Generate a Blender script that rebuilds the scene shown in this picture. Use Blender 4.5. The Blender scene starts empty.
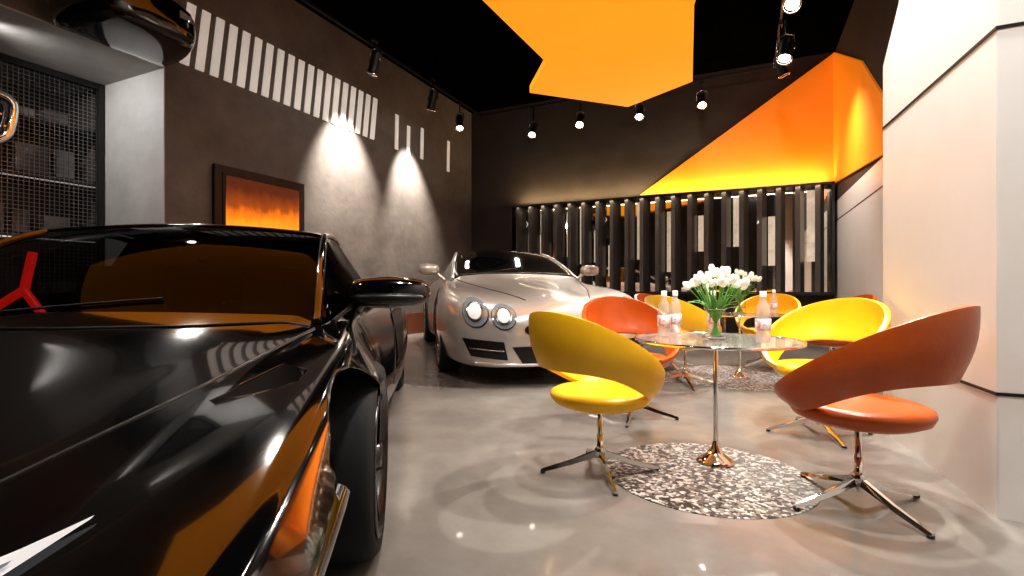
import bpy, math, random, bmesh
from mathutils import Vector, Matrix
from mathutils.bvhtree import BVHTree
random.seed(4)
sc = bpy.context.scene
COL = sc.collection

# ---------------------------------------------------------------- materials
def mat(name, col, rough=0.5, metal=0.0, coat=0.0, emit=None, es=0.0, noise=None, bump=None, spec=None, alpha=None):
    m = bpy.data.materials.new(name); m.use_nodes = True
    nt = m.node_tree; b = nt.nodes['Principled BSDF']
    b.inputs['Base Color'].default_value = (*col, 1)
    b.inputs['Roughness'].default_value = rough
    b.inputs['Metallic'].default_value = metal
    b.inputs['Coat Weight'].default_value = coat
    b.inputs['Coat Roughness'].default_value = 0.03
    if alpha is not None: b.inputs['Alpha'].default_value = alpha
    if spec is not None: b.inputs['Specular IOR Level'].default_value = spec
    if emit:
        b.inputs['Emission Color'].default_value = (*emit, 1)
        b.inputs['Emission Strength'].default_value = es
    tc = nt.nodes.new('ShaderNodeTexCoord')
    if noise:
        sc_, c2, lo, hi = noise
        n = nt.nodes.new('ShaderNodeTexNoise'); n.inputs['Scale'].default_value = sc_
        n.inputs['Detail'].default_value = 8; n.inputs['Roughness'].default_value = 0.65
        r = nt.nodes.new('ShaderNodeValToRGB')
        r.color_ramp.elements[0].position = lo; r.color_ramp.elements[0].color = (*col, 1)
        r.color_ramp.elements[1].position = hi; r.color_ramp.elements[1].color = (*c2, 1)
        nt.links.new(tc.outputs['Object'], n.inputs['Vector'])
        nt.links.new(n.outputs['Fac'], r.inputs['Fac'])
        nt.links.new(r.outputs['Color'], b.inputs['Base Color'])
    if bump:
        s2, st = bump
        n2 = nt.nodes.new('ShaderNodeTexNoise'); n2.inputs['Scale'].default_value = s2
        n2.inputs['Detail'].default_value = 6
        bp = nt.nodes.new('ShaderNodeBump'); bp.inputs['Strength'].default_value = st
        bp.inputs['Distance'].default_value = 0.02
        nt.links.new(tc.outputs['Object'], n2.inputs['Vector'])
        nt.links.new(n2.outputs['Fac'], bp.inputs['Height'])
        nt.links.new(bp.outputs['Normal'], b.inputs['Normal'])
    return m

def glassy(name, tint, base, edge=.7, rough=0.02):
    m = bpy.data.materials.new(name); m.use_nodes = True
    nt = m.node_tree; nt.nodes.clear()
    o = nt.nodes.new('ShaderNodeOutputMaterial')
    t = nt.nodes.new('ShaderNodeBsdfTransparent'); t.inputs[0].default_value = (*tint, 1)
    g = nt.nodes.new('ShaderNodeBsdfGlossy'); g.inputs['Roughness'].default_value = rough
    f = nt.nodes.new('ShaderNodeLayerWeight'); f.inputs['Blend'].default_value = .5
    p = nt.nodes.new('ShaderNodeMath'); p.operation='POWER'; p.inputs[1].default_value=4.5
    a = nt.nodes.new('ShaderNodeMath'); a.operation = 'MULTIPLY_ADD'; a.inputs[1].default_value = edge; a.inputs[2].default_value = base
    a.use_clamp = True
    mx = nt.nodes.new('ShaderNodeMixShader')
    nt.links.new(f.outputs['Facing'], p.inputs[0]); nt.links.new(p.outputs[0], a.inputs[0]); nt.links.new(a.outputs[0], mx.inputs[0])
    nt.links.new(t.outputs[0], mx.inputs[1]); nt.links.new(g.outputs[0], mx.inputs[2])
    nt.links.new(mx.outputs[0], o.inputs[0])
    return m

M = {}
M['concrete'] = mat('concrete_wall', (.125,.108,.095), .75, noise=(1.6,(.19,.167,.148),.35,.7), bump=(9,.35))
M['concrete_l'] = mat('concrete_light', (.34,.33,.32), .7, noise=(1.2,(.44,.43,.42),.35,.7), bump=(9,.15))
M['backwall'] = mat('dark_plaster', (.05,.038,.032), .8, noise=(2,(.065,.052,.045),.35,.7))
M['cream'] = mat('cream_panel', (.80,.77,.73), .35, noise=(.8,(.84,.81,.77),.4,.6))
M['floor'] = mat('polished_concrete', (.185,.170,.155), .22, coat=.2, noise=(1.3,(.285,.265,.24),.35,.7))
M['ceil'] = mat('black_ceiling', (.0012,.0012,.0012), .9, noise=(3,(.0018,.0018,.0018),.4,.6), spec=0)
M['orange'] = mat('orange_paint', (.95,.27,.012), .5, emit=(1,.30,.012), es=.26, noise=(.7,(1,.30,.02),.4,.6))  # slight emission added on top of the paint colour
M['cloud'] = mat('orange_ceiling_panel', (.95,.33,.012), .5, emit=(1,.34,.015), es=.66, noise=(.7,(1,.36,.02),.4,.6))  # underside glow added as emission, the spots hardly reach it
M['white'] = mat('white_paint', (.8,.78,.74), .5, emit=(1,.96,.9), es=.22)  # a little emission makes this paint glow
M['black'] = mat('black_metal', (.012,.012,.013), .4)
M['fin'] = mat('grey_fin', (.12,.112,.108), .28, metal=.3, coat=.4)
M['mirror'] = mat('mirror', (.80,.78,.75), .04, metal=1)
M['chrome'] = mat('chrome', (.85,.83,.8), .08, metal=1)
M['tinted_chrome'] = mat('warm_chrome', (.9,.74,.58), .10, metal=1)  # on the table base the warm tint stands in for reflected orange
M['carblack'] = mat('car_paint_black', (.003,.003,.0035), .10, coat=1)
M['carsilver'] = mat('car_paint_silver', (.58,.54,.50), .28, metal=.45, coat=1)
M['trim'] = mat('black_trim', (.008,.008,.008), .35)
M['tire'] = mat('tire_rubber', (.008,.008,.008), .75)
M['rimdark'] = mat('rim_dark', (.09,.09,.095), .25, metal=1)
M['rim'] = mat('rim_alloy', (.45,.45,.46), .25, metal=1)
M['darkglass'] = mat('dark_car_glass', (.006,.006,.007), .04, coat=1)
M['glass_ws'] = glassy('windscreen_glass', (.40,.40,.42), .008, .4)
M['glass'] = glassy('clear_glass', (.97,.98,.975), .06, .6)
M['tableglass'] = mat('table_glass', (.50,.48,.46), .06, coat=.5, alpha=.55)  # pale grey stands in for walls reflected in the tabletop
M['red'] = mat('red_leather', (.6,.015,.01), .35, emit=(1,.02,.01), es=.5)  # some emission added so the red glows
M['leather_o'] = mat('orange_leather', (.44,.085,.012), .32, noise=(5,(.52,.105,.015),.35,.7), bump=(120,.08))
M['leather_y'] = mat('yellow_leather', (.90,.50,.015), .34, noise=(5,(.95,.55,.02),.35,.7), bump=(120,.08))
M['petal'] = mat('white_petal', (.88,.88,.80), .5, emit=(.9,.95,.8), es=.10, noise=(20,(.75,.82,.65),.5,.8))  # faint emission added to the petals
M['leaf'] = mat('green_leaf', (.10,.30,.04), .5, noise=(20,(.18,.42,.08),.4,.7))
M['label'] = mat('bottle_label', (.66,.25,.24), .5, noise=(40,(.85,.80,.78),.42,.52))
M['wood'] = mat('wood_skirting', (.16,.055,.025), .35, noise=(6,(.22,.08,.035),.3,.7))
M['lamp'] = mat('lamp_lens', (1,1,1), .4, emit=(1,.95,.88), es=25)
M['led'] = mat('led_strip', (1,1,1), .4, emit=(1,.75,.35), es=5)
M['lens'] = mat('headlamp_lens', (.40,.46,.52), .06, metal=.4, coat=1)
M['lens2'] = mat('headlamp_inner', (.85,.88,.92), .1, metal=.9)
M['hl_white'] = mat('headlamp_white', (.8,.8,.82), .15, coat=1, emit=(1,1,1), es=.2)
M['glint'] = mat('painted_mirror_glint', (.6,.55,.48), .3, emit=(1,.78,.55), es=.34, noise=(1.5,(.30,.27,.24),.45,.6))  # emission stands in for bright reflections in the mirror
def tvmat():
    m = bpy.data.materials.new('tv_painted_reflection'); m.use_nodes = True  # orange ceiling reflection painted on the screen as an emission gradient
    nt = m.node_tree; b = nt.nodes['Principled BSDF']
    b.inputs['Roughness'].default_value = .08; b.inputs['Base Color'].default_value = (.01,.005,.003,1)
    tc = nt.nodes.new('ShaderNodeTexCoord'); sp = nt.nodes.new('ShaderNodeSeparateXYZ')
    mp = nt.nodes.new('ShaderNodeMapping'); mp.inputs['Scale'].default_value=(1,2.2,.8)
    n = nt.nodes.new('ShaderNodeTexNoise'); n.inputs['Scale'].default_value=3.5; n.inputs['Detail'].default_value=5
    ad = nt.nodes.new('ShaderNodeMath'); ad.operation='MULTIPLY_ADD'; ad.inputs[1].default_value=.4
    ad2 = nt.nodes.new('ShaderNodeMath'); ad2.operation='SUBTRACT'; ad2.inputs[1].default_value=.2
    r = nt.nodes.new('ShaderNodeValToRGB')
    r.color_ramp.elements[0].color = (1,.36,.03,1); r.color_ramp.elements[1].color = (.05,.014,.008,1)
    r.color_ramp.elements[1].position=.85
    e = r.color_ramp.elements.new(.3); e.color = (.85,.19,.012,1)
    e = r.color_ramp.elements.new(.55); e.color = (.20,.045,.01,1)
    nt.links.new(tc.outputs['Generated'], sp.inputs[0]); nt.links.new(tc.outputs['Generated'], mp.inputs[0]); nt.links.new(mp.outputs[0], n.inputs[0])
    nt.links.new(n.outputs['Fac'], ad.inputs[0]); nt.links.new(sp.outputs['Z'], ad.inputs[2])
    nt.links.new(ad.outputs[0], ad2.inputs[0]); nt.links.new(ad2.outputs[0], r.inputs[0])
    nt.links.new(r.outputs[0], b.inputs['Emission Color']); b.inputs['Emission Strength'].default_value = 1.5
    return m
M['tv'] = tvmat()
def rugmat():
    m = bpy.data.materials.new('mosaic_rug'); m.use_nodes = True
    nt = m.node_tree; b = nt.nodes['Principled BSDF']; b.inputs['Roughness'].default_value = .45
    tc = nt.nodes.new('ShaderNodeTexCoord'); v = nt.nodes.new('ShaderNodeTexVoronoi')
    v.inputs['Scale'].default_value = 60
    r = nt.nodes.new('ShaderNodeValToRGB'); r.color_ramp.interpolation = 'CONSTANT'
    r.color_ramp.elements[0].color = (.02,.014,.012,1); r.color_ramp.elements[1].color = (.55,.51,.47,1)
    r.color_ramp.elements[1].position = .74
    e = r.color_ramp.elements.new(.34); e.color = (.10,.08,.07,1)
    e = r.color_ramp.elements.new(.54); e.color = (.24,.21,.18,1)
    sp = nt.nodes.new('ShaderNodeSeparateColor')
    nt.links.new(tc.outputs['Object'], v.inputs['Vector']); nt.links.new(v.outputs['Color'], sp.inputs[0])
    nt.links.new(sp.outputs[0], r.inputs[0]); nt.links.new(r.outputs[0], b.inputs['Base Color'])
    return m
M['rug'] = rugmat()

# ---------------------------------------------------------------- helpers
def empty(name, loc=(0,0,0), rz=0):
    e = bpy.data.objects.new(name, None); COL.objects.link(e)
    e.location = loc; e.rotation_euler = (0,0,rz); e.empty_display_size = .1
    return e
def mobj(name, vs, fs, m, parent=None, smooth=False, loc=None, rot=None):
    me = bpy.data.meshes.new(name); me.from_pydata([tuple(v) for v in vs], [], fs); me.update()
    o = bpy.data.objects.new(name, me); COL.objects.link(o)
    if m: me.materials.append(m)
    if smooth:
        for p in me.polygons: p.use_smooth = True
    if parent: o.parent = parent
    if loc: o.location = loc
    if rot: o.rotation_euler = rot
    return o
def box(name, lo, hi, m, parent=None, bev=0, loc=None, rot=None):
    x0,y0,z0 = lo; x1,y1,z1 = hi
    vs = [(x0,y0,z0),(x1,y0,z0),(x1,y1,z0),(x0,y1,z0),(x0,y0,z1),(x1,y0,z1),(x1,y1,z1),(x0,y1,z1)]
    fs = [(0,3,2,1),(4,5,6,7),(0,1,5,4),(1,2,6,5),(2,3,7,6),(3,0,4,7)]
    o = mobj(name, vs, fs, m, parent, loc=loc, rot=rot)
    if bev:
        b = o.modifiers.new('b','BEVEL'); b.width = bev; b.segments = 3
    return o
def multibox(name, boxes, m, parent=None):
    vs, fs = [], []
    for lo,hi in boxes:
        k = len(vs); x0,y0,z0 = lo; x1,y1,z1 = hi
        vs += [(x0,y0,z0),(x1,y0,z0),(x1,y1,z0),(x0,y1,z0),(x0,y0,z1),(x1,y0,z1),(x1,y1,z1),(x0,y1,z1)]
        fs += [tuple(k+i for i in f) for f in [(0,3,2,1),(4,5,6,7),(0,1,5,4),(1,2,6,5),(2,3,7,6),(3,0,4,7)]]
    return mobj(name, vs, fs, m, parent)
def lathe(name, prof, m, parent=None, loc=None, seg=40, rot=None, smooth=True):
    vs, fs = [], []
    n = len(prof)
    for i in range(seg):
        a = 2*math.pi*i/seg
        for r,z in prof: vs.append((r*math.cos(a), r*math.sin(a), z))
    for i in range(seg):
        j = (i+1)%seg
        for k in range(n-1):
            fs.append((i*n+k, j*n+k, j*n+k+1, i*n+k+1))
    return mobj(name, vs, fs, m, parent, smooth, loc, rot)
def tube(name, pts, r, m, parent=None, cyc=False, loc=None, rot=None):
    c = bpy.data.curves.new(name,'CURVE'); c.dimensions='3D'; c.bevel_depth = r; c.bevel_resolution = 3
    s = c.splines.new('POLY'); s.points.add(len(pts)-1)
    for i,p in enumerate(pts): s.points[i].co = (*p,1)
    s.use_cyclic_u = cyc; c.use_fill_caps = True
    c.materials.append(m)
    o = bpy.data.objects.new(name,c); COL.objects.link(o)
    if parent: o.parent = parent
    if loc: o.location = loc
    if rot: o.rotation_euler = rot
    return o
def prism(name, poly, axis, a0, a1, m, parent=None):
    def mk(p,a):
        if axis=='x': return (a,p[0],p[1])
        if axis=='y': return (p[0],a,p[1])
        return (p[0],p[1],a)
    n=len(poly); vs=[mk(p,a0) for p in poly]+[mk(p,a1) for p in poly]
    fs=[tuple(range(n-1,-1,-1)), tuple(range(n,2*n))]+[(i,(i+1)%n,n+(i+1)%n,n+i) for i in range(n)]
    o = mobj(name,vs,fs,m,parent)
    bm=bmesh.new(); bm.from_mesh(o.data); bmesh.ops.recalc_face_normals(bm,faces=bm.faces); bm.to_mesh(o.data); bm.free()
    return o
def bake(o):
    dg = bpy.context.evaluated_depsgraph_get(); dg.update()
    me = bpy.data.meshes.new_from_object(o.evaluated_get(dg))
    o.modifiers.clear(); o.data = me
    return o

# ---------------------------------------------------------------- room
H = 5.65
XL, YB, XR = -6.6, 11.6, 1.6
box('floor', (-9.2,-4,-.1), (3,12.2,0), M['floor'])
box('ceiling', (-9.2,-4,H), (3,12.2,H+.1), M['ceil'])
box('wall_back', (-9.2,YB,0), (3,YB+.2,H), M['backwall'])
prism('wall_left', [(3.85,0),(YB,0),(YB,H),(-4,H),(-4,3.78),(3.85,3.78)], 'x', -8.9, XL, M['concrete'])
box('wall_recess_side', (-7.95,3.835,0),(XL-.002,3.86,3.778), M['concrete_l'])
box('wall_recess_soffit', (-8.9,-4,3.76),(XL-.002,3.834,3.785), M['concrete_l'])
box('wall_recess_back', (-9.2,-4,0),(-8.9,3.85,3.78), M['black'])
box('wall_front', (-9.2,-4.2,0),(3,-4,H), M['backwall'])
box('wall_right_far', (XR,4.2,0),(XR+.2,YB,2.68), M['cream'])
box('wall_right_upper', (XR,2.9,2.68),(XR+.2,YB,H), M['backwall'])
def xw(y): return .99-(y-2.86)*.0722
o=prism('wall_right', [(2.86,0),(4.32,0),(4.32,2.57),(4.02,2.85),(3.4,4.2),(2.86,4.9)], 'x', .95, XR+.2, M['cream'])
for v in o.data.vertices:
    if v.co.x<1: v.co.x=xw(v.co.y)
box('wall_right_return', (.995,2.858,0),(2.6,2.9,H), M['cream'])
box('wall_right_near', (2.6,-4,0),(2.8,2.9,H), M['cream'])
def joint(z,nm):
    vs=[]
    for y in (2.857,4.322):
        for dx in (-.004,.01):
            for zz in (z-.007,z+.007): vs.append((xw(y)+dx,y,zz))
    mobj(nm,vs,[(0,1,3,2),(4,6,7,5),(0,4,5,1),(2,3,7,6),(1,5,7,3),(0,2,6,4)],M['black'])
joint(.54,'trim_1'); joint(2.13,'trim_2')
multibox('trim_3', [((.986,2.854,.533),(2.6,2.859,.547)),((.986,2.854,2.123),(2.6,2.859,2.137)),
    ((XR-.004,4.3,2.30),(XR+.001,YB,2.315)),((XR-.004,4.3,.533),(XR+.001,YB,.547))], M['black'])
box('baseboard_left', (XL,3.9,0),(XL+.03,YB,.45), M['wood'])
box('baseboard_back', (XL+.03,YB-.03,0),(XR,YB,.3), M['black'])

og = empty('orange_wall_graphic')
prism('back_part', [(-2.18,3.12),(XR-.001,H-.02),(XR-.001,3.08)], 'y', YB-.03, YB-.001, M['orange'], og)
prism('side_part', [(YB-.03,H-.02),(YB-.03,3.05),(7.6,2.68),(7.4,3.2),(9.0,4.4)], 'x', XR-.03, XR-.001, M['orange'], og)
def W(L,d): return (.906*L-.4226*d, .4226*L+.906*d)
cl=[W(-.36,5.5),W(.49,7.1),W(.29,8.2),W(2.05,8.84),W(2.80,7.75),W(2.06,5.65),W(1.85,4.5),W(.2,3.7),W(-2.6,3.0),W(-3.9,2.3),W(-4.5,3.9),W(-3.5,4.95)]  # near-left outline is unseen, extended to reflect orange in the black hood
prism('orange_ceiling_panel', cl, 'z', 4.2, 4.32, M['cloud'])
cw = empty('ceiling_panel_suspension_wires')
for i,p in enumerate([W(.9,7.5),W(2.2,7.6),W(1.2,5),W(-2.5,4.4),W(-4,3.3)]):
    tube('wire_%d'%i,[(p[0],p[1],4.3),(p[0],p[1],H)],.006,M['black'],cw)

vs,fs=[],[]
def stripe(y,w,z0,z1,lean=.1):
    k=len(vs)
    for x in (XL,XL+.02):
        vs.extend([(x,y-lean,z0),(x,y-lean+w,z0),(x,y+w,z1),(x,y,z1)])
    fs.extend([(k,k+1,k+2,k+3),(k+7,k+6,k+5,k+4),(k,k+4,k+5,k+1),(k+1,k+5,k+6,k+2),(k+2,k+6,k+7,k+3),(k+3,k+7,k+4,k)])
for i in range(19): stripe(4.12+i*.2,.115,3.9,4.73)
for y,z0,z1 in [(8.4,3.89,4.62),(8.8,3.85,4.5),(9.3,3.9,4.6),(10.4,3.85,4.6)]: stripe(y,.1,z0,z1,.02)
mobj('wall_stripe_graphic',vs,fs,M['white'])

tv = empty('wall_tv')
box('frame',(XL,4.45,1.66),(XL+.07,5.98,2.70),M['black'],tv,.01)
box('bezel',(XL+.06,4.56,1.74),(XL+.085,5.88,2.60),M['black'],tv)
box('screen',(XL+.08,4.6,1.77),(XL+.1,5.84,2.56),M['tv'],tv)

cab = empty('display_cabinet')
bx=[]
y=-.8
while y<3.8: bx.append(((-7.96,y,0.02),(-7.955,y+.008,3.74))); y+=.05
z=.05
while z<3.74: bx.append(((-7.963,-.8,z),(-7.957,3.8,z+.008))); z+=.05
multibox('wire_mesh',bx,mat('wire_mesh_metal',(.22,.22,.23),.35,metal=1),cab)
fr=[((-7.99,yy,0),(-7.9,yy+.06,3.758)) for yy in (-.85,1.4,3.76)]
fr+=[((-7.98,-.85,3.68),(-7.91,3.82,3.758)),((-7.98,-.85,0),(-7.91,3.82,.08))]
multibox('frame',fr,M['black'],cab)
sh=[((-8.88,-.85,zz),(-8.05,3.8,zz+.04)) for zz in (.9,1.65,2.4,3.1)]
multibox('shelf_boards',sh,M['trim'],cab)
multibox('shelf_lights',[((-8.1,-.85,zz),(-8.08,3.8,zz+.012)) for zz in (1.62,2.37)],mat('shelf_led',(1,1,1),.4,emit=(1,.95,.9),es=.6),cab)
its=[]
for zz in (.94,1.69,2.44,3.14):
    yy=-.6
    while yy<3.5:
        w=random.uniform(.12,.4); its.append(((-8.7,yy,zz),(-8.3,yy+w,zz+random.uniform(.12,.42)))); yy+=w+random.uniform(.08,.4)
multibox('boxes_on_shelves',its,mat('stored_boxes',(.07,.07,.08),.4,noise=(2,(.2,.19,.19),.4,.6)),cab)

orn = empty('chrome_car_part',(-7.8,2.50,2.95))  # simplified stand-in for a chrome and gold car part
pts=[]
for i in range(24):
    a=2*math.pi*i/24; c,s=math.cos(a),math.sin(a)
    pts.append((0,.34*math.copysign(abs(c)**.6,c)+.08*s,.30*math.copysign(abs(s)**.6,s)))
tube('outer_rim',pts,.05,M['chrome'],orn,True)
tube('inner_rim',[(0.02,p[1]*.75,p[2]*.7) for p in pts],.02,M['rimdark'],orn,True)
box('bracket',(-.15,-.03,-.25),(0,.03,.25),M['black'],orn)
for i in range(2): box('bar_%d'%i,(-.01,-.28,-.08+i*.13),(.02,.28,-.06+i*.13),M['tinted_chrome'],orn)

# feature wall
fw = empty('mirror_fin_feature')
box('mirror_back',(-5.25,YB-.06,.9),(1.5,YB-.04,3.02),M['mirror'],fw)
box('top_rail',(-5.3,YB-.36,3.0),(1.55,YB-.04,3.04),M['black'],fw)
box('bottom_rail',(-5.3,YB-.36,.86),(1.55,YB-.04,.92),M['black'],fw)
multibox('end_posts',[((-5.3,YB-.36,.9),(-5.25,YB-.04,3.02)),((1.5,YB-.36,.9),(1.55,YB-.04,3.02))],M['black'],fw)
vs,fs=[],[]
bl=[]
x=-5.05; i=0
rr=random.Random(3)
while x<1.45:
    a=math.radians(70); hw=.14; t=.045
    cx,cy=x,YB-.23
    ca,sa=math.cos(a),math.sin(a)
    k=len(vs)
    for z in (.92,3.0):
        for u,v in ((-hw,-t),(hw,-t),(hw,t),(-hw,t)):
            yy=min(cy+u*sa+v*ca,YB-.067)
            vs.append((cx+u*ca-v*sa,yy,z))
    fs += [(k,k+3,k+2,k+1),(k+4,k+5,k+6,k+7),(k,k+1,k+5,k+4),(k+1,k+2,k+6,k+5),(k+2,k+3,k+7,k+6),(k+3,k,k+4,k+7)]
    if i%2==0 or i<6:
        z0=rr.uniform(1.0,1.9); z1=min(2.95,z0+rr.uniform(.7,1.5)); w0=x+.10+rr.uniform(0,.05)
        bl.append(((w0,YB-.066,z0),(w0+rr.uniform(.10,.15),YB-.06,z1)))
    x+=.335; i+=1
mobj('fins',vs,fs,M['fin'],fw)
multibox('mirror_glints',bl,M['glint'],fw)  # glowing strips on the mirror in place of reflections
vs,fs=[],[]
for cx in (-5.0,-4.85,-3.0,-2.85):
    k=len(vs)
    for p in [(0,0),(.07,.1),(0,.2),(.03,.2),(.10,.1),(.03,0)]:
        vs.append((cx+p[0]-.02,YB-.07,2.5+p[1]))
    fs += [(k,k+5,k+4,k+1),(k+1,k+4,k+3,k+2)]
mobj('chevrons',vs,fs,M['white'],fw)
box('led_strip',(-5.2,YB-.12,3.042),(1.5,YB-.09,3.055),M['led'],fw)

# ---------------------------------------------------------------- lights
def spot(name, loc, tgt, e, ang=50, blend=.6, col=(1,.93,.85), size=.05):
    l = bpy.data.lights.new(name,'SPOT'); l.energy=e; l.spot_size=math.radians(ang); l.spot_blend=blend
    l.color=col; l.shadow_soft_size=size
    o = bpy.data.objects.new(name,l); COL.objects.link(o); o.location=loc
    o.rotation_euler=(Vector(tgt)-Vector(loc)).to_track_quat('-Z','Y').to_euler()
    return o
def area(name, loc, tgt, e, sx, sy, col=(1,.94,.87)):
    l = bpy.data.lights.new(name,'AREA'); l.energy=e; l.shape='RECTANGLE'; l.size=sx; l.size_y=sy; l.color=col
    o = bpy.data.objects.new(name,l); COL.objects.link(o); o.location=loc
    o.rotation_euler=(Vector(tgt)-Vector(loc)).to_track_quat('-Z','Y').to_euler()
    return o
def head(loc, tgt, ztrack, e, ang=50, s=1.0, blend=.6, col=(1,.93,.85)):
    r = empty('track_spotlight', loc)
    q = (Vector(tgt)-Vector(loc)).to_track_quat('-Z','Y').to_euler()
    lathe('can',[(0,.12*s),(.05*s,.12*s),(.055*s,.10*s),(.055*s,-.1*s),(.07*s,-.13*s),(.062*s,-.13*s),(.05*s,-.10*s),(0,-.10*s)],M['black'],r,seg=24,rot=q)
    lathe('ring',[(.064*s,-.125*s),(.073*s,-.125*s),(.073*s,-.14*s),(.064*s,-.14*s),(.064*s,-.125*s)],M['chrome'],r,seg=24,rot=q)
    lathe('lens',[(0,-.115*s),(.052*s,-.115*s)],M['lamp'],r,seg=24,rot=q)
    tube('yoke',[(.075*s,0,0),(.075*s,0,.13*s),(0,0,.16*s),(-.075*s,0,.13*s),(-.075*s,0,0)],.008*s,M['rim'],r)
    tube('stem',[(0,0,.16*s),(0,0,ztrack-loc[2])],.012,M['rimdark'],r)
    box('adapter',(-.03,-.07,ztrack-loc[2]-.05),(.03,.07,ztrack-loc[2]),M['black'],r)
    d=(Vector(tgt)-Vector(loc)).normalized()
    spot('spot_lamp', Vector(loc)+d*.18*s, tgt, e, ang, blend, col)
ZT=5.3
box('light_track', (-6.02,3,ZT),(-5.98,11,ZT+.04),M['black'])
box('light_track', (-6.0,10.98,ZT),(.8,11.02,ZT+.04),M['black'])
box('light_track', (.5,.8,ZT),(.54,11,ZT+.04),M['black'])
head((-5.8,6.83,4.9),(-6.6,6.95,2.9),ZT,1500,62,1.5,.9)
head((-5.8,8.6,4.85),(-6.6,8.9,2.8),ZT,1400,56,1.5,.9)
head((-6,10.0,4.85),(-5.2,8.6,1.2),ZT,450,50,1.4)
head((-4.57,11,4.76),(-4.4,8.6,1.2),ZT,320,55,1.3)
head((-3.41,11,4.83),(-3.0,8.0,.9),ZT,350,55,1.3)
head((-2.07,11,4.82),(-1.9,8.0,.5),ZT,330,55,1.3)
head((-.81,11,4.87),(-.3,7.6,.2),ZT,450,55,1.3)
head((.52,8.0,4.35),(-.1,5.9,.3),ZT,500,60,1.4)
head((.52,6.8,4.45),(-.2,3.2,.3),ZT,760,52,1.4,.4)
head((.52,3.9,4.6),(.1,3.0,0),ZT,360,72,1.2,.6)
head((.52,5.4,4.6),(-2.4,5.2,.8),ZT,950,46,1.2)
head((.52,9.2,4.6),(1.6,9.6,1.6),ZT,300,110,1.2,1.0)  # added head, brightens the far right wall and its orange side
head((.52,2.6,4.6),(1.0,3.6,1.4),ZT,480,90,1.0,1.0,(1,.96,.92))
head((.52,1.2,4.7),(-.7,2.7,.5),ZT,240,42,1.2,.8)  # added head, lifts the back of the front yellow chair
head((-6,3.2,4.7),(-3.0,2.6,.8),ZT,150,60,1.2)
area('led_upwash',(-1.85,YB-.2,3.08),(-1.85,YB-.05,6),85,6.6,.08,(1,.76,.42))
area('fin_fill_light',(-1.85,YB-.40,2.98),(-1.85,YB-.2,.9),11,6.6,.06,(1,.80,.55))  # added light to brighten the fins, not a fitted strip
spot('fill_light_center',(-4.3,6.6,H-.1),(-4.3,6.6,0),130,150,.8,(1,.94,.88),.12)  # added fill from ceiling level, no fitting modelled
spot('fill_light_rear',(-.8,9.6,H-.1),(-.8,9.6,0),80,150,.8,(1,.94,.88),.12)  # added fill for the rear of the room
spot('fill_light_front',(-3.2,-1.6,H-.1),(-3.2,-.5,0),150,150,.8,(1,.94,.88),.12)  # added unseen fill behind the camera
area('right_wall_fill',(-.1,.7,5.2),(1.2,3.2,1.6),165,.4,.4,(1,.95,.9))  # added unseen area light that brightens the right wall
spot('recess_lamp',(-7.1,2.2,3.7),(-7.3,3.85,2.6),140,110,.8,(1,.97,.94),.04)

# ---------------------------------------------------------------- cars
def loft(name, stations, mats, matfn, parent, crease=None, lv=2):
    vs,fs,mi=[],[],[]
    N=14
    for y,ps in stations:
        zb=ps[0][1]
        ring=[(0,zb)]+ps
        full=ring+[(-x,z) for x,z in ring[-2:0:-1]]
        for x,z in full: vs.append((x,y,z))
    for k in range(len(stations)-1):
        for j in range(N):
            j2=(j+1)%N
            fs.append((k*N+j,k*N+j2,(k+1)*N+j2,(k+1)*N+j))
            s = j if j<7 else 13-j
            mi.append(matfn(k,s))
    fs.append(tuple(range(N-1,-1,-1))); mi.append(0)
    b=(len(stations)-1)*N
    fs.append(tuple(b+i for i in range(N))); mi.append(0)
    o=mobj(name,vs,fs,None,parent,True)
    for m in mats: o.data.materials.append(m)
    for p,i in zip(o.data.polygons,mi): p.material_index=i
    bm=bmesh.new(); bm.from_mesh(o.data); bmesh.ops.recalc_face_normals(bm,faces=bm.faces)
    if crease:
        cl=bm.edges.layers.float.get('crease_edge') or bm.edges.layers.float.new('crease_edge')
        bm.verts.ensure_lookup_table()
        for e in bm.edges:
            a,b_=e.verts[0].index,e.verts[1].index
            ja,jb=a%N,b_%N
            if ja==jb:
                s=ja if ja<=7 else 14-ja
                if s in crease: e[cl]=crease[s]
    bm.to_mesh(o.data); bm.free()
    m=o.modifiers.new('s','SUBSURF'); m.levels=lv; m.render_levels=lv
    bake(o)
    return o
def cut(o, cyls):
    for (y,z,r,side,depth) in cyls:
        bpy.ops.mesh.primitive_cylinder_add(vertices=64,radius=r,depth=depth,location=(side,y,z),rotation=(0,math.pi/2,0))
        c=bpy.context.object; c.data.materials.append(M['trim'])
        m=o.modifiers.new('c','BOOLEAN'); m.operation='DIFFERENCE'; m.object=c; m.solver='EXACT'
        bake(o); bpy.data.objects.remove(c)
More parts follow.
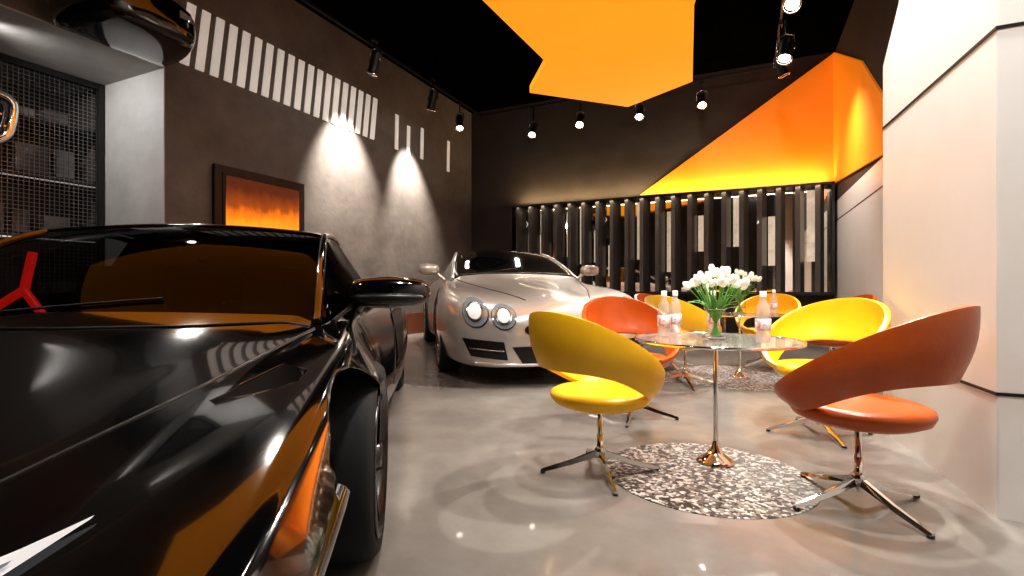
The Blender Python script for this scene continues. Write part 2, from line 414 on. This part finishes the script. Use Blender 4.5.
def wheel(parent,name,x,y,r,w,side,rim):
    e=bpy.data.objects.new(name,None); COL.objects.link(e); e.parent=parent; e.location=(x,y,r)
    R=(0,side*math.pi/2,0)
    tr=.22*r
    lathe('tire',[(r-tr,-w/2+.01),(r-.03,-w/2),(r-.008,-w/2+.025),(r,-w/4),(r,w/4),(r-.008,w/2-.025),(r-.03,w/2),(r-tr,w/2-.01)],M['tire'],e,rot=R,seg=48)
    q=r-tr
    lathe('rim_barrel',[(q,-w/2+.01),(q-.02,-w/2+.03),(q-.03,0),(q-.02,w/2-.04),(q,w/2-.01),(q+.008,w/2),(q-.006,w/2+.002),(q-.03,w/2-.03),(q-.045,0)],rim,e,rot=R,seg=48)
    lathe('brake_disc',[(0,-.02),(q*.75,-.02),(q*.75,0),(0,0)],M['rimdark'],e,rot=R,seg=36)
    vs,fs=[],[]
    for i in range(10):
        a=2*math.pi*(i//2)/5+(.16 if i%2 else -.16)
        ca,sa=math.cos(a),math.sin(a); k=len(vs)
        for rr,hw,zt in ((.04,.022,w/2-.03),(q-.015,.014,w/2-.012)):
            for v in (-hw,hw):
                for zz in (zt-.03,zt): vs.append((rr*ca-v*sa,rr*sa+v*ca,zz))
        fs+=[(k,k+1,k+3,k+2),(k+4,k+6,k+7,k+5),(k,k+4,k+5,k+1),(k+2,k+3,k+7,k+6),(k+1,k+5,k+7,k+3),(k,k+2,k+6,k+4)]
    mobj('spokes',vs,fs,rim,e,rot=R)
    lathe('hub',[(0,w/2),(.045,w/2-.005),(.05,w/2-.04)],rim,e,rot=R,seg=20)
def lerp_poly(ps,t):
    n=len(ps)-1; f=min(t*n,n-1e-6); i=int(f); u=f-i
    return (ps[i][0]*(1-u)+ps[i+1][0]*u, ps[i][1]*(1-u)+ps[i+1][1]*u)
def patch(name,bvh,A,B,axis,m,parent,off=.008,nu=24,nv=8,mirror=False):
    vs,fs=[],[]
    for i in range(nu+1):
        a=lerp_poly(A,i/nu); b=lerp_poly(B,i/nu)
        for j in range(nv+1):
            t=j/nv; p=(a[0]*(1-t)+b[0]*t, a[1]*(1-t)+b[1]*t)
            if axis=='front': o,d=Vector((p[0],-3,p[1])),Vector((0,1,0))
            elif axis=='top': o,d=Vector((p[0],p[1],4)),Vector((0,0,-1))
            else: o,d=Vector((4,p[0],p[1])),Vector((-1,0,0))
            h=bvh.ray_cast(o,d)
            if h[0] is None: co=o+d*3.2; nn=-d
            else: co=h[0]; nn=h[1] if h[1].dot(d)<0 else -h[1]
            vs.append(co+nn*off)
    for i in range(nu):
        for j in range(nv):
            k=i*(nv+1)+j; fs.append((k,k+nv+1,k+nv+2,k+1))
    mobj(name,vs,fs,m,parent,True)
    if mirror:
        mobj(name+'_r',[(-v[0],v[1],v[2]) for v in vs],fs,m,parent,True)
def line_on(name,bvh,pts,axis,r,m,parent,mirror=True,off=.001,n=20):
    out=[]
    for i in range(n+1):
        p=lerp_poly(pts,i/n)
        if axis=='top': o,d=Vector((p[0],p[1],4)),Vector((0,0,-1))
        elif axis=='front': o,d=Vector((p[0],-3,p[1])),Vector((0,1,0))
        else: o,d=Vector((4,p[0],p[1])),Vector((-1,0,0))
        h=bvh.ray_cast(o,d)
        if h[0] is not None: out.append(h[0]-d*off)
    if len(out)>1:
        tube(name,out,r,m,parent)
        if mirror: tube(name+'_r',[(-v[0],v[1],v[2]) for v in out],r,m,parent)

# ---- black supercar in the foreground
bc = empty('black_sports_car', (-1.59,-.07,0), math.radians(35))
S=[
(-.55,[(.80,.2),(.92,.28),(.98,.38),(.90,.44),(.5,.40),(.3,.40),(0,.40)]),
(-.25,[(.98,.13),(1.07,.26),(1.16,.44),(1.08,.55),(.66,.49),(.35,.49),(0,.50)]),
(.20,[(1.02,.11),(1.10,.28),(1.19,.55),(1.10,.68),(.72,.605),(.40,.595),(0,.60)]),
(.65,[(1.04,.11),(1.13,.32),(1.20,.64),(1.10,.78),(.76,.69),(.42,.685),(0,.69)]),
(1.05,[(1.15,.13),(1.20,.38),(1.20,.69),(1.08,.84),(.80,.77),(.46,.77),(0,.78)]),
(1.40,[(1.12,.15),(1.16,.38),(1.13,.68),(1.03,.85),(.93,.84),(.89,.85),(0,.88)]),
(1.85,[(1.08,.15),(1.10,.38),(1.06,.67),(1.0,.85),(.94,.89),(.82,1.13),(0,1.19)]),
(2.35,[(1.08,.15),(1.10,.38),(1.05,.67),(1.01,.88),(.94,.93),(.74,1.36),(0,1.43)]),
(3.1,[(1.10,.15),(1.14,.40),(1.10,.70),(1.05,.94),(.94,.98),(.70,1.39),(0,1.46)]),
(3.8,[(1.14,.15),(1.19,.42),(1.18,.75),(1.10,1.0),(.88,1.05),(.58,1.24),(0,1.32)]),
(4.6,[(1.14,.17),(1.2,.45),(1.18,.78),(1.08,1.0),(.78,1.02),(.42,1.08),(0,1.11)]),
(5.25,[(1.0,.3),(1.1,.5),(1.1,.75),(1.0,.93),(.75,.95),(.4,.96),(0,.97)]),
(5.35,[(.9,.35),(1.0,.5),(1.0,.73),(.92,.86),(.7,.88),(.4,.89),(0,.9)]),
]
def mf(k,s):
    if k in (5,6) and s==6: return 1
    if k in (5,6,7) and s==5: return 1
    if k==9 and s==6: return 2
    return 0
body=loft('body',S,[M['carblack'],M['glass_ws'],M['trim']],mf,bc,{4:.7,5:.9,6:.6,1:.5,3:.6},3)
bvh0=BVHTree.FromObject(body,bpy.context.evaluated_depsgraph_get())
cut(body,[(1.12,.365,.395,1.05,.55),(1.12,.365,.395,-1.05,.55),(4.25,.39,.44,1.05,.6),(4.25,.39,.44,-1.05,.6)])
for nm,x,y,r in (('wheel_fl',1.065,1.12,.362),('wheel_fr',-1.065,1.12,.362),('wheel_rl',1.02,4.25,.39),('wheel_rr',-1.02,4.25,.39)):
    wheel(bc,nm,x,y,r,.24,1 if x>0 else -1,M['rimdark'])
box('cabin_floor',(-.85,1.5,.3),(.85,3.6,.34),M['trim'],bc)
box('dashboard',(-.8,1.5,.6),(.8,1.85,.78),M['trim'],bc,.05)
for sx in (-.55,.42):
    box('seat_base',(sx-.25,2.2,.34),(sx+.25,2.75,.55),M['trim'],bc,.05)
    prism('seat_back',[(2.60,.5),(2.72,.5),(2.85,1.12),(2.73,1.14)],'x',sx-.25,sx+.25,M['trim'],bc)
for p in ([(-.60,2.05,1.18),(-.62,2.02,.98)],[(-.62,2.02,.99),(-.76,1.98,.87)],[(-.62,2.02,.99),(-.50,2.0,.83)]):
    tube('red_brace',p,.02,M['red'],bc)
def pod(name,cx,cy,cz,sx,sy,sz,m,parent):
    vs,fs=[],[]; n=16;k=10
    for i in range(k+1):
        t=i/k*math.pi
        for j in range(n):
            a=2*math.pi*j/n
            rr=math.sin(t)**.55
            c,s=math.cos(a),math.sin(a)
            vs.append((cx-sx*math.cos(t), cy+sy*rr*math.copysign(abs(c)**.7,c), cz+sz*rr*math.copysign(abs(s)**.7,s)))
    for i in range(k):
        for j in range(n):
            fs.append((i*n+j,i*n+(j+1)%n,(i+1)*n+(j+1)%n,(i+1)*n+j))
    return mobj(name,vs,fs,m,parent,True)
for s in (1,-1):
    pod('mirror_pod',s*1.15,2.02,.975,.23,.10,.09,M['carblack'],bc)
    pod('mirror_stripe',s*1.15,1.99,.945,.20,.09,.035,M['trim'],bc)
    tube('mirror_arm',[(s*.95,2.05,.82),(s*.98,2.03,.90),(s*1.03,2.02,.96)],.035,M['carblack'],bc)
patch('headlamp',bvh0,[(.46,-.20),(.66,-.10),(.78,.12)],[(.46,-.19),(.60,-.0),(.78,.13)],'top',M['hl_white'],bc,mirror=True)
patch('headlamp_inner',bvh0,[(.54,-.12),(.64,-.08),(.72,.03)],[(.54,-.11),(.61,-.02),(.72,.04)],'top',M['lens'],bc,off=.014,mirror=True)
line_on('hood_seam',bvh0,[(.28,-.3),(.68,.7),(.89,1.36)],'top',.004,M['trim'],bc)
line_on('cowl_seam',bvh0,[(-.87,1.37),(-.4,1.30),(0,1.28),(.4,1.30),(.87,1.37)],'top',.006,M['trim'],bc,False)
line_on('a_pillar',bvh0,[(.885,1.42),(.82,1.85),(.74,2.35)],'top',.022,M['carblack'],bc)
line_on('roof_rail',bvh0,[(.74,2.35),(.70,3.1)],'top',.02,M['carblack'],bc)
line_on('belt_line',bvh0,[(.94,1.5),(.955,2.2),(.95,3.1)],'top',.010,M['trim'],bc)
line_on('windscreen_header',bvh0,[(-.74,2.35),(0,2.36),(.74,2.35)],'top',.012,M['carblack'],bc,False)
line_on('door_seam',bvh0,[(1.70,.78),(1.78,.5),(1.9,.28)],'side',.005,M['trim'],bc)
line_on('door_seam_rear',bvh0,[(3.2,.85),(3.1,.5),(3.0,.28)],'side',.005,M['trim'],bc)
patch('side_intake',bvh0,[(3.15,.80),(3.7,.86)],[(3.2,.40),(3.55,.50)],'side',M['trim'],bc,mirror=True)
patch('front_intake',bvh0,[(.45,.34),(.80,.34)],[(.42,.24),(.78,.25)],'front',M['trim'],bc,mirror=True)
line_on('wiper',bvh0,[(-.35,1.40),(.25,1.50)],'top',.006,M['trim'],bc,False,.010)
box('splitter',(-.88,-.45,.10),(.88,.1,.13),M['trim'],bc,.01)
box('side_skirt',(1.02,1.6,.10),(1.10,3.75,.16),M['trim'],bc,.01)

# ---- silver coupe
gc = empty('silver_sports_car', (-1.657,4.853,0), math.radians(37.7))
S=[
(-.06,[(.42,.22),(.46,.34),(.46,.5),(.42,.63),(.30,.70),(.16,.76),(0,.79)]),
(.08,[(.78,.19),(.86,.34),(.86,.54),(.78,.72),(.50,.79),(.25,.84),(0,.89)]),
(.35,[(1.02,.19),(1.10,.36),(1.11,.62),(1.02,.84),(.68,.88),(.33,.90),(0,.97)]),
(.75,[(1.12,.2),(1.20,.42),(1.22,.70),(1.12,.95),(.76,.95),(.37,.96),(0,1.03)]),
(1.25,[(1.16,.2),(1.23,.45),(1.25,.76),(1.15,1.02),(.78,1.01),(.40,1.02),(0,1.09)]),
(2.15,[(1.14,.2),(1.17,.45),(1.17,.78),(1.08,1.04),(.99,1.10),(.93,1.14),(0,1.21)]),
(2.85,[(1.1,.2),(1.14,.45),(1.14,.78),(1.08,1.06),(1.0,1.13),(.84,1.43),(0,1.53)]),
(3.4,[(1.1,.2),(1.14,.45),(1.14,.78),(1.08,1.08),(1.0,1.15),(.74,1.62),(0,1.71)]),
(4.1,[(1.12,.2),(1.17,.45),(1.16,.80),(1.1,1.09),(.98,1.17),(.70,1.58),(0,1.67)]),
(4.8,[(1.14,.2),(1.2,.48),(1.2,.82),(1.1,1.09),(.9,1.16),(.58,1.32),(0,1.39)]),
(5.5,[(1.1,.25),(1.15,.48),(1.14,.78),(1.04,1.0),(.8,1.06),(.45,1.10),(0,1.12)]),
(5.85,[(.85,.35),(.95,.5),(.95,.72),(.86,.86),(.65,.92),(.4,.94),(0,.95)]),
]
def mf2(k,s):
    if k in (5,6) and s==6: return 1
    if k in (5,6,7,8) and s==5: return 1
    if k==8 and s==6: return 1
    return 0
body2=loft('body',S,[M['carsilver'],M['darkglass']],mf2,gc,{4:.2,5:.5,6:.5,1:.5},3)
bv2=BVHTree.FromObject(body2,bpy.context.evaluated_depsgraph_get())
cut(body2,[(1.25,.42,.47,1.07,.6),(1.25,.42,.47,-1.07,.6),(4.7,.43,.49,1.07,.6),(4.7,.43,.49,-1.07,.6)])
for nm,x,y,r in (('wheel_fl',1.07,1.25,.42),('wheel_fr',-1.07,1.25,.42),('wheel_rl',1.07,4.7,.43),('wheel_rr',-1.07,4.7,.43)):
    wheel(gc,nm,x,y,r,.26,1 if x>0 else -1,M['rim'])
def oval(cx,cz,rx,rz,n=24):
    up=[(cx+rx*math.cos(math.pi-math.pi*i/n),cz+rz*math.sin(math.pi*i/n)) for i in range(n+1)]
    dn=[(x,2*cz-z) for x,z in up]
    return up,dn
for i,(cx,cz,rx,rz) in enumerate(((.63,.705,.12,.125),(.89,.745,.12,.15))):
    u,d=oval(cx,cz,rx,rz); patch('headlamp_rim_%d'%i,bv2,u,d,'front',M['rimdark'],gc,.010,mirror=True)
    u,d=oval(cx,cz,rx*.94,rz*.94); patch('headlamp_lens_%d'%i,bv2,u,d,'front',M['lens'],gc,.02,mirror=True)
    u,d=oval(cx,cz,rx*.62,rz*.62); patch('headlamp_ring_%d'%i,bv2,u,d,'front',M['rim'],gc,.03,mirror=True)
    u,d=oval(cx,cz,rx*.48,rz*.48); patch('headlamp_bulb_%d'%i,bv2,u,d,'front',M['hl_white'],gc,.04,mirror=True)
u,d=oval(0,.58,.44,.11); patch('grille',bv2,u,d,'front',M['trim'],gc,.01,nu=40)
for zz in (.53,.58,.63):
    line_on('grille_bar',bv2,[(-.36,zz),(0,zz),(.36,zz)],'front',.008,M['chrome'],gc,False,.02)
lathe('badge_ring',[(.075,-.01),(.09,-.01),(.09,.01),(.075,.01),(.075,-.01)],M['chrome'],gc,(0,-.11,.58),rot=(math.pi/2,0,0),seg=32)
for a in (90,210,330):
    tube('badge_spoke',[(0,-.11,.58),(.08*math.cos(math.radians(a)),-.11,.58+.08*math.sin(math.radians(a)))],.010,M['chrome'],gc)
patch('lower_intake',bv2,[(-.56,.41),(0,.43),(.56,.41)],[(-.46,.25),(0,.24),(.46,.25)],'front',M['trim'],gc,.01)
patch('side_intake_front',bv2,[(.64,.46),(1.02,.49)],[(.60,.28),(.94,.31)],'front',M['trim'],gc,.01,mirror=True)
line_on('intake_slat',bv2,[(.64,.37),(.96,.39)],'front',.008,M['rim'],gc,True,.02)
line_on('splitter_lip',bv2,[(-.9,.235),(0,.225),(.9,.235)],'front',.02,M['carsilver'],gc,False,.01)
line_on('hood_seam',bv2,[(.36,.25),(.62,1.0),(.88,2.05)],'top',.006,M['trim'],gc)
line_on('a_pillar',bv2,[(.93,2.17),(.84,2.85),(.74,3.4)],'top',.03,M['carsilver'],gc)
line_on('cowl',bv2,[(-.9,2.17),(0,2.07),(.9,2.17)],'top',.02,M['trim'],gc,False)
tube('wiper',[(-.5,2.2,1.21),(.1,2.35,1.30)],.012,M['trim'],gc)
patch('side_vent',bv2,[(1.85,.75),(2.3,.75)],[(1.85,.5),(2.25,.5)],'side',M['trim'],gc,mirror=True)
line_on('door_seam',bv2,[(2.45,1.0),(2.45,.3)],'side',.006,M['trim'],gc)
for s in (1,-1):
    pod('mirror_pod',s*1.24,2.5,1.27,.15,.08,.085,M['carsilver'],gc)
    pod('mirror_glass',s*1.24,2.56,1.27,.12,.05,.07,M['darkglass'],gc)
    tube('mirror_arm',[(s*1.0,2.5,1.11),(s*1.15,2.5,1.23)],.025,M['carsilver'],gc)

# ---- black car hung on the bulkhead (only its nose overhangs)
hc = empty('hanging_display_car',(-6.62,3.15,3.62),math.radians(90))
S=[(-1.15,[(.30,.10),(.34,.18),(.34,.3),(.3,.38),(.2,.42),(.1,.44),(0,.45)]),
(-.95,[(.46,.03),(.52,.16),(.52,.34),(.46,.46),(.32,.52),(.15,.55),(0,.56)]),
(-.5,[(.54,.02),(.6,.2),(.6,.42),(.52,.58),(.4,.66),(.2,.7),(0,.72)]),
(-.02,[(.54,.02),(.6,.2),(.6,.45),(.52,.65),(.42,.8),(.3,1.0),(0,1.05)])]
hb=loft('body',S,[M['carblack'],M['trim']],lambda k,s:0,hc,{1:.8,4:.6,2:.6},2)
hv=BVHTree.FromObject(hb,bpy.context.evaluated_depsgraph_get())
line_on('lip',hv,[(-.4,.12),(0,.1),(.4,.12)],'front',.015,M['trim'],hc,False)
patch('headlamp',hv,[(.2,.36),(.42,.36)],[(.2,.28),(.42,.3)],'front',M['lens'],hc,mirror=True)

# ---------------------------------------------------------------- furniture
def chair(x,y,face,lm,s_=1.0,legrot=12):
    e=empty('lounge_chair',(x,y,0),math.radians(face-90)); e.scale=(s_,)*3
    n=56; rows=8; th=math.radians(168)
    vs,fs=[],[]
    c110=math.cos(math.radians(128))
    for i in range(n+1):
        a=-th+2*th*i/n
        t=(1+math.cos(a))/2
        Ru,zu=.325+.075*t,.475+.455*t
        s=max(0,(math.cos(a)-c110)/(1-c110)); s=s*s*(3-2*s)
        Rl,zl=.268+.07*s,.445+.175*s
        for j in range(rows):
            v=j/(rows-1)
            R=Rl*(1-v)+Ru*v+.02*math.sin(math.pi*v); z=zl*(1-v)+zu*v
            vs.append((R*math.sin(a),-R*math.cos(a),z))
    for i in range(n):
        for j in range(rows-1):
            k=i*rows+j; fs.append((k,k+rows,k+rows+1,k+1))
    b=mobj('backrest',vs,fs,lm,e,True)
    m=b.modifiers.new('t','SOLIDIFY'); m.thickness=.032; m.offset=0
    m=b.modifiers.new('bv','BEVEL'); m.width=.012; m.segments=3; m.limit_method='ANGLE'; m.angle_limit=math.radians(50)
    lathe('seat',[(0,.465),(.12,.463),(.2,.47),(.255,.475),(.28,.462),(.285,.44),(.27,.41),(.22,.385),(.1,.37),(0,.37)],lm,e,seg=48)
    lathe('seat_plate',[(0,.355),(.09,.355),(.09,.372),(0,.372)],M['chrome'],e,seg=30)
    lathe('post',[(.017,.06),(.017,.22),(.014,.22),(.014,.36)],M['chrome'],e,seg=20)
    lathe('hub',[(0,.075),(.03,.08),(.032,.13),(.02,.15),(0,.15)],M['chrome'],e,seg=24)
    vs,fs=[],[]
    for q in range(4):
        a=math.radians(45+90*q+legrot); ca,sa=math.cos(a),math.sin(a)
        k=len(vs)
        for r,hw,zt,zb in ((.01,.017,.13,.095),(.18,.014,.068,.045),(.34,.011,.025,.008)):
            for v,z in ((-hw,zb),(hw,zb),(hw*.6,zt),(-hw*.6,zt)):
                vs.append((r*ca-v*sa,r*sa+v*ca,z))
        for g in (0,4):
            for f in range(4):
                fs.append((k+g+f,k+g+(f+1)%4,k+g+4+(f+1)%4,k+g+4+f))
        fs.append((k+8,k+9,k+10,k+11)); fs.append((k+3,k+2,k+1,k))
    mobj('legs',vs,fs,M['chrome'],e)
    for q in range(4):
        a=math.radians(45+90*q+legrot)
        lathe('glide_%d'%q,[(0,0.004),(.014,0.004),(.014,.014),(0,.014)],M['black'],e,(.33*math.cos(a),.33*math.sin(a),0),seg=12)
    return e
def ang(x0,y0,x1,y1): return math.degrees(math.atan2(y1-y0,x1-x0))
T1=(-.153,3.095); T2=(-.056,6.15)
chair(-.715,2.667,ang(-.715,2.667,*T1)+24,M['leather_y'],.95,12)
chair(.475,2.78,ang(.469,2.756,*T1)-4,M['leather_o'],1.0,24)
chair(-.796,3.93,ang(-.796,3.93,*T1),M['leather_o'])
chair(.46,4.02,ang(.5,4.06,*T1)-5,M['leather_y'])
chair(-.567,5.47,ang(-.567,5.47,*T2),M['leather_y'])
chair(.243,7.15,ang(.243,7.15,*T2),M['leather_y'])
chair(.85,6.45,ang(.85,6.45,*T2),M['leather_o'])
chair(-.9,6.6,ang(-.9,6.6,*T2),M['leather_o'])

def table(x,y):
    e=empty('round_glass_table',(x,y,.004))
    lathe('glass_top',[(0,.692),(.445,.692),(.45,.698),(.445,.704),(0,.704)],M['tableglass'],e,seg=64,smooth=False)
    lathe('top_edge',[(.445,.69),(.452,.69),(.452,.706),(.445,.706),(.445,.69)],M['chrome'],e,seg=64)
    lathe('top_plate',[(0,.675),(.07,.675),(.07,.692),(0,.692)],M['chrome'],e,seg=32)
    lathe('post',[(.013,.06),(.013,.68)],M['chrome'],e,seg=20)
    lathe('flared_base',[(0,.0),(.105,.0),(.105,.008),(.08,.022),(.05,.045),(.025,.08),(.014,.12)],M['tinted_chrome'],e,seg=40)
table(*T1); table(*T2)
def rug(x,y,r):
    lathe('round_rug',[(0,0.0005),(r,0.0005),(r,.003),(r-.005,.004),(0,.004)],M['rug'],None,(x,y,0),seg=72,smooth=False)
rug(-.19,2.88,.53); rug(-.05,6.2,.8)

mat_b=mat('bottle_plastic',(.78,.70,.66),.08,coat=.5,alpha=.36)
def bottle(x,y,z0):
    e=empty('water_bottle',(x,y,z0))
    lathe('bottle_body',[(0,0),(.034,0),(.038,.006),(.034,.022),(.038,.04),(.034,.055),(.0365,.06),(.0365,.13),(.034,.137),(.038,.15),(.034,.165),(.036,.175),(.028,.20),(.016,.225),(.014,.25)],mat_b,e,seg=28)
    lathe('label',[(.0375,.062),(.0395,.062),(.0395,.128),(.0375,.128)],M['label'],e,seg=28)
    lathe('cap',[(0,.275),(.016,.275),(.017,.25),(.017,.243)],M['white'],e,seg=20)
ZT1=.7085
bottle(T1[0]-.29,T1[1]+.02,ZT1); bottle(T1[0]-.25,T1[1]+.22,ZT1)
bottle(T1[0]+.24,T1[1]-.10,ZT1); bottle(T1[0]-.03,T1[1]+.33,ZT1)
bottle(T2[0]-.33,T2[1]-.1,ZT1); bottle(T2[0]+.34,T2[1]+.0,ZT1)

def vase(x,y,z0,sc_=1.0,n=20,seed=1):
    rnd=random.Random(seed)
    e=empty('tulip_vase',(x,y,z0)); e.scale=(sc_,)*3
    lathe('glass_vase',[(0,.002),(.055,.002),(.058,.02),(.057,.19)],M['glass'],e,seg=32)
    lathe('vase_rim',[(.055,.188),(.059,.188),(.059,.192),(.055,.192),(.055,.188)],M['chrome'],e,seg=32)
    lathe('vase_foot',[(0,.001),(.056,.001),(.057,.012),(0,.012)],M['tableglass'],e,seg=32)
    vs,fs=[],[]
    def add_head(c,d,s):
        q=Vector((0,0,1)).rotation_difference(d)
        prof=[(0,0),(.014,.004),(.022,.018),(.024,.034),(.019,.05),(.009,.062),(0,.058)]
        k=len(vs); seg=12
        for i in range(seg):
            a=2*math.pi*i/seg
            for r,z in prof:
                rr=r*(1+.18*math.cos(3*a)); zz=z*(1+.12*math.cos(3*a+.5))
                v=Vector((rr*math.cos(a),rr*math.sin(a),zz))*s
                vs.append(c+q@v)
        m=len(prof)
        for i in range(seg):
            for j in range(m-1):
                fs.append((k+i*m+j,k+((i+1)%seg)*m+j,k+((i+1)%seg)*m+j+1,k+i*m+j+1))
    for i in range(n):
        a=i*2.39996; sp=math.sqrt((i+.5)/n)
        top=Vector((.165*sp*math.cos(a),.165*sp*math.sin(a),.28+.18*(1-sp*.75)*rnd.uniform(.5,1.1)))
        mid=Vector((.03*math.cos(a),.03*math.sin(a),.18)); bot=Vector((-.03*math.cos(a),-.03*math.sin(a),.02))
        pts=[]
        for k in range(9):
            t=k/8; pts.append(bot*(1-t)**2+mid*2*t*(1-t)+top*t*t)
        tube('stem_%d'%i,pts,.0032,M['leaf'],e)
        add_head(top,(top-mid).normalized(),rnd.uniform(.75,1.05))
    mobj('tulip_heads',vs,fs,M['petal'],e,True)
    vs2,fs2=[],[]
    for i in range(16):
        a=2*math.pi*i/16+rnd.random()*.4; L=rnd.uniform(.16,.28); k=len(vs2)
        q_=rnd.uniform(.7,.95)
        for j in range(7):
            t=j/6; r=.035+.15*t*t*q_; z=.13+L*t-.12*t*t
            w=.017*math.sin(math.pi*(.12+.88*t))
            ca,sa=math.cos(a),math.sin(a)
            vs2 += [(r*ca-w*sa,r*sa+w*ca,z),(r*ca+w*sa,r*sa-w*ca,z+.004)]
        for j in range(6): fs2.append((k+2*j,k+2*j+1,k+2*j+3,k+2*j+2))
    mobj('leaves',vs2,fs2,M['leaf'],e,True)
vase(T1[0],T1[1],ZT1,.90,28,1)
vase(T2[0],T2[1],ZT1,1.1,24,7)

# ---------------------------------------------------------------- world, camera
w=bpy.data.worlds.new('w'); sc.world=w; w.use_nodes=True
w.node_tree.nodes['Background'].inputs[0].default_value=(.02,.02,.02,1)
cam=bpy.data.cameras.new('cam'); co=bpy.data.objects.new('camera',cam); COL.objects.link(co)
cam.sensor_width=36; cam.lens=36*500/1024; cam.clip_start=.02
co.location=(0,0,1); co.rotation_euler=(math.radians(90),0,math.radians(25))
sc.camera=co
sc.view_settings.view_transform='Standard'
try: sc.view_settings.look='Medium High Contrast'
except Exception: sc.view_settings.look='None'
